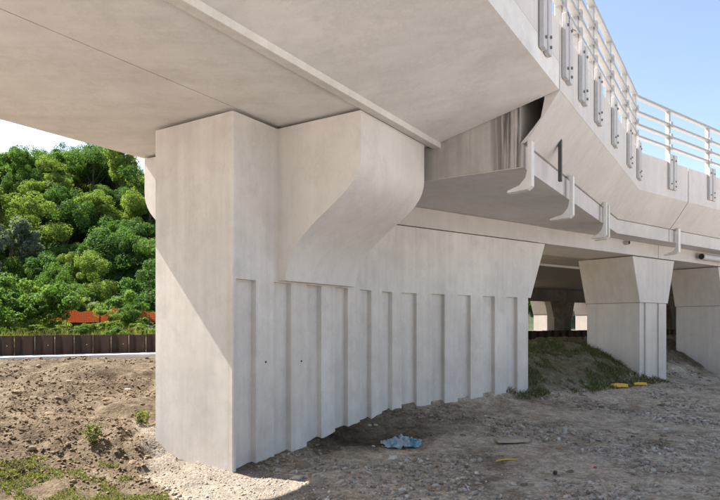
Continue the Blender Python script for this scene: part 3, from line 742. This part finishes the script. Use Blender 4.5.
def in_pier(x, y):
    q = -((x - C0.x) * NA.x + (y - C0.y) * NA.y); ta = (x - C0.x) * A.x + (y - C0.y) * A.y; b, t, nn = frame(x, y)
    return ((q > -.02) & (q < TH) & (ta > -.02) & (ta < 4.6)) | ((b > -.03) & (b < TH) & (t > -.5) & (t < 4.1))
n_ = 60000
d = 4.6 * (22 / 4.6) ** RNG.uniform(0, 1, n_) ; x = d * RNG.uniform(-.75, .75, n_); y = d
den = vnoise(x * .8, y * .8, 51) + vnoise(x * 2.5, y * 2.5, 52) * .7
gr_, sa_, gs_, b, t, nn, q, ta, _s = covers(x, y)
k = (den > .02 - .3 * sa_ + .12 * (RNG.uniform(0, 1, n_) > .5) - .25 * (gr_ < .5)) & ~in_pier(x, y) & (gs_ < .6); x, y, den = x[k], y[k], den[k]
size = np.clip(np.exp(RNG.normal(size=len(x)) * .60) * .0108 * (.75 + y / 14), .005, .042)
size[covers(x, y)[1] > .4] *= .42; size *= .75 + .3 * covers(x, y)[0]
tint = np.clip(RNG.normal(size=len(x)) * .24 + .46, 0, 1)
tag(pebbles('gravel', x, y, size, tint), 'loose gravel and small rubble scattered over the ground', 'gravel', kind='stuff')

ROCKS = [bpy.data.meshes.new('stone') for _ in range(7)]
for i, me in enumerate(ROCKS):
    bm = bmesh.new(); bmesh.ops.create_icosphere(bm, subdivisions=2, radius=1)
    g = random.Random(i); sc = Vector((g.uniform(.9, 1.3), g.uniform(.65, .9), g.uniform(.4, .65)))
    for v in bm.verts:
        w_ = 1 + .35 * float(vnoise(np.array(v.co.x * 1.6 + i * 9), np.array(v.co.y * 1.6 + v.co.z * 2.1), 60 + i)) + .16 * g.uniform(-.5, .5)
        v.co = Vector((v.co.x * sc.x, v.co.y * sc.y, v.co.z * sc.z)) * w_
    bm.to_mesh(me); bm.free(); me.materials.append(M['stone'])
    wr = me.attributes.new('warm', 'FLOAT', 'POINT'); wr.data.foreach_set('value', np.full(len(me.vertices), (.9, .7, .5, .2, .0, .1, .8)[i], np.float32))
    at = me.attributes.new('tint', 'FLOAT', 'POINT'); at.data.foreach_set('value', np.full(len(me.vertices), (.35, .5, .62, .75, .9, .55, .45)[i], np.float32))
def ground_hit(px, py):                        # the point of the ground seen at a photo pixel
    u = (px - 360) / F; s_ = (HOR - py) / F
    ds = np.arange(3.5, 40, .02); h = EYE + s_ * ds - zg(u * ds, ds); i = np.argmax(h < 0)
    return u * ds[i], ds[i]
def stone(px, py, wpx, lab, ri, group=None):
    x, y = ground_hit(px, py); r = wpx / F * y * (.4 if px < 150 else .5)
    o = link('stone', ROCKS[ri]); o.location = (x, y, zg1(x, y) + r * .05); o.scale = (r, r, r); o.rotation_euler = (random.uniform(-.25, .25), random.uniform(-.25, .25), random.uniform(0, 6.28))
    tag(o, lab, 'stone', group)
for a in (
 (296, 479, 13, 'pale rounded stone beside the sunlit sand strip at the pier foot', 3),
 (315, 482, 15, 'flat beige stone just right of the sunlit sand strip', 2),
 (335, 468, 9, 'small pale stone in the shade below the third rib', 3),
 (270, 476, 10, 'grey stone touching the shadow edge near the pier corner', 1),
 (303, 467, 19, 'long flat stone lying close to the ribbed wall', 1),
 (402, 490, 9, 'small pale round stone at the bottom edge below the blue plastic', 4),
 (393, 459, 14, 'pale lump just below the blue plastic sheet', 4),
 (458, 447, 8, 'yellowish stone right of the blue plastic sheet', 3),
 (133, 463, 13, 'dark grey rock at the edge of the pale sand, left of the pier', 0),
 (147, 458, 11, 'brown rock against the foot of the pier left corner', 0),
 (32, 450, 12, 'brown rock low on the left earth bank', 1),
 (108, 404, 9, 'brown rock halfway up the earth bank near the pier', 6),
 (128, 390, 9, 'tan rock high on the earth bank next to the pier', 2),
 (70, 383, 12, 'grey brown rock near the top of the earth bank', 1),
 (50, 415, 14, 'dark clod of rock in the middle of the left earth bank', 0),
 (18, 392, 9, 'brown rock high on the bank at the left edge of the picture', 6),
 (665, 471, 12, 'flat grey stone near the lower right corner', 2),
 (540, 487, 11, 'pale stone at the bottom edge right of centre', 3),
 (600, 462, 10, 'grey stone beside the red scrap on open gravel', 5)): stone(*a)
g = random.Random(5)
RT = ('dark brown', 'brown', 'tan', 'beige', 'pale', 'light grey', 'dull brown')
def SL(px, py, ri, where):
    col = 'at the left edge' if px < 50 else 'left of the pier corner' if px < 150 else 'below the ribbed wall' if px < 470 else 'in front of the grassy mound' if px < 600 else 'in front of the middle pier' if px < 670 else 'near the right edge'
    row = 'far back' if py < 400 else 'midway' if py < 450 else 'close up'
    lab = f'small {RT[ri]} stone {col}, {row}'
    return lab, ri, lab
for k in range(46):
    px, py = g.uniform(330, 715), g.uniform(402, 497)
    x, y = ground_hit(px, py)
    if bool(in_pier(np.array(x), np.array(y))): continue
    stone(px, py, g.uniform(3, 8) * (.7 + .5 * (py - 400) / 100), *SL(px, py, g.randrange(7), 'the shaded gravel'))
for k in range(30):
    px, py = g.uniform(2, 146), g.uniform(364, 470)
    stone(px, py, g.uniform(3, 6), *SL(px, py, g.choice((0, 0, 1, 6, 6)), 'the earth bank'))
for k in range(34):
    px, py = g.choice(((540, 640), (672, 718)))[0] + g.uniform(0, 46) + g.uniform(0, 40) * (k % 2), g.uniform(352, 392)
    if 638 < px < 670 and py < 384: continue
    stone(px, py, g.uniform(2.5, 5), *SL(px, py, g.choice((0, 1, 6, 6, 2)), 'the rubble slope'))

# ------------------------------------------------------------------ litter
m, n, l, p = mat('blue plastic film')
pos = n.new('ShaderNodeNewGeometry').outputs['Position']
f_ = noise(n, l, pos, 5, 3)
l.new(ramp(n, l, f_, [(.36, (.10, .42, .52)), (.46, (.36, .60, .70)), (.58, (.66, .72, .75))]), p.inputs['Base Color']); p.inputs['Roughness'].default_value = .3
M['film'] = m
x, y = ground_hit(402, 446)
bm = bmesh.new(); N_ = 34; vv = []
for i in range(N_):
    for j in range(N_):
        u, v = i / (N_ - 1) * 2 - 1, j / (N_ - 1) * 2 - 1
        a = math.atan2(v, u); lim = (1 - .22 * (u * u * v * v)) * (1 + .12 * math.sin(2 * a + 1)) + .28 * float(vnoise(np.array(u * 4), np.array(v * 4), 75))
        px_, py_ = x + u * .28 * lim, y + v * .28 * lim
        hgt = .015 + .10 * abs(float(vnoise(np.array(u * 3.4), np.array(v * 3.4), 71))) * 2 + .12 * abs(float(vnoise(np.array(u * 8), np.array(v * 8), 72))) * 2
        hgt *= .75 * max(0, 1 - (u * u + v * v) * .5)
        vv.append(bm.verts.new((px_, py_, zg1(px_, py_) + .012 + hgt)))
for i in range(N_ - 1):
    for j in range(N_ - 1): bm.faces.new((vv[i * N_ + j], vv[(i + 1) * N_ + j], vv[(i + 1) * N_ + j + 1], vv[i * N_ + j + 1]))
bmesh.ops.solidify(bm, geom=bm.faces[:], thickness=.003)
me = bpy.data.meshes.new('plastic_sheet'); bm.to_mesh(me); bm.free(); me.materials.append(M['film'])
tag(link('plastic_sheet', me), 'crumpled light blue plastic sheet on the gravel by the ribbed wall', 'plastic sheet')
def litter(name, px, py, ln, wd, ht, rot, m, lab, cat, bend=0.0, group=None):
    x, y = ground_hit(px, py); c, s_ = math.cos(rot), math.sin(rot); z = zg1(x, y) + ht * .5 + .01; rings = []
    for k in range(7):
        u = (k / 6 - .5) * ln; off = bend * (1 - (2 * k / 6 - 1) ** 2); q = 1 - .18 * abs(k / 3 - 1)
        rings.append([Vector((x + c * u - s_ * (v * q + off), y + s_ * u + c * (v * q + off), z + h * q + off * .3)) for v, h in ((-wd / 2, -ht / 2), (wd / 2, -ht / 2), (wd / 2 * .8, ht / 2), (-wd / 2 * .8, ht / 2))])
    o = sweep(name, rings, m, None, min(wd, ht) * .12); tag(o, lab, cat, group); return o
litter('plastic_strip', 619, 388, .46, .16, .10, .25, 'yellow', 'larger yellow plastic piece at the foot of the grassy mound', 'plastic scrap', .03)
litter('plastic_strip', 640, 385.5, .36, .10, .07, .15, 'yellow', 'smaller yellow plastic piece nearest the middle pier', 'plastic scrap', .02)
litter('strap', 507, 462, .34, .02, .015, .3, 'yellow', 'thin yellow strap lying on the open gravel', 'strap', .03)
litter('board', 511, 442, .50, .26, .05, .15, 'tan', 'flat tan board half buried in the gravel', 'board', .0)
litter('shard', 565, 434, .10, .04, .10, .8, 'paleshard', 'pale upright shard standing on the gravel right of the tan board', 'shard', .0)
litter('scrap', 595, 469, .045, .03, .02, .4, 'red', 'tiny red scrap on the open gravel', 'scrap', .0)
litter('scrap', 555, 475, .07, .05, .04, 1.0, 'rubber', 'tiny black rubber scrap left of the red scrap', 'scrap', .0)
bpy.context.view_layer.update()
# look-alikes that still share a label are told apart by their place in the row
same = {}
for o in S.objects:
    if o.parent is None and o.get('category') in ('tree', 'shrub', 'bush', 'stone'): same.setdefault(o['label'], []).append(o)
for lab, os_ in same.items():
    if 2 <= len(os_) <= 10:
        os_.sort(key=lambda o: o.location.x / max(o.location.y, .1))
        for o, w_ in zip(os_, ('leftmost', 'second from left', 'third from left', 'fourth from left', 'fifth from left', 'sixth from left', 'seventh from left', 'eighth from left', 'ninth from left', 'tenth from left')): o['label'] = f'{lab}, {w_}'
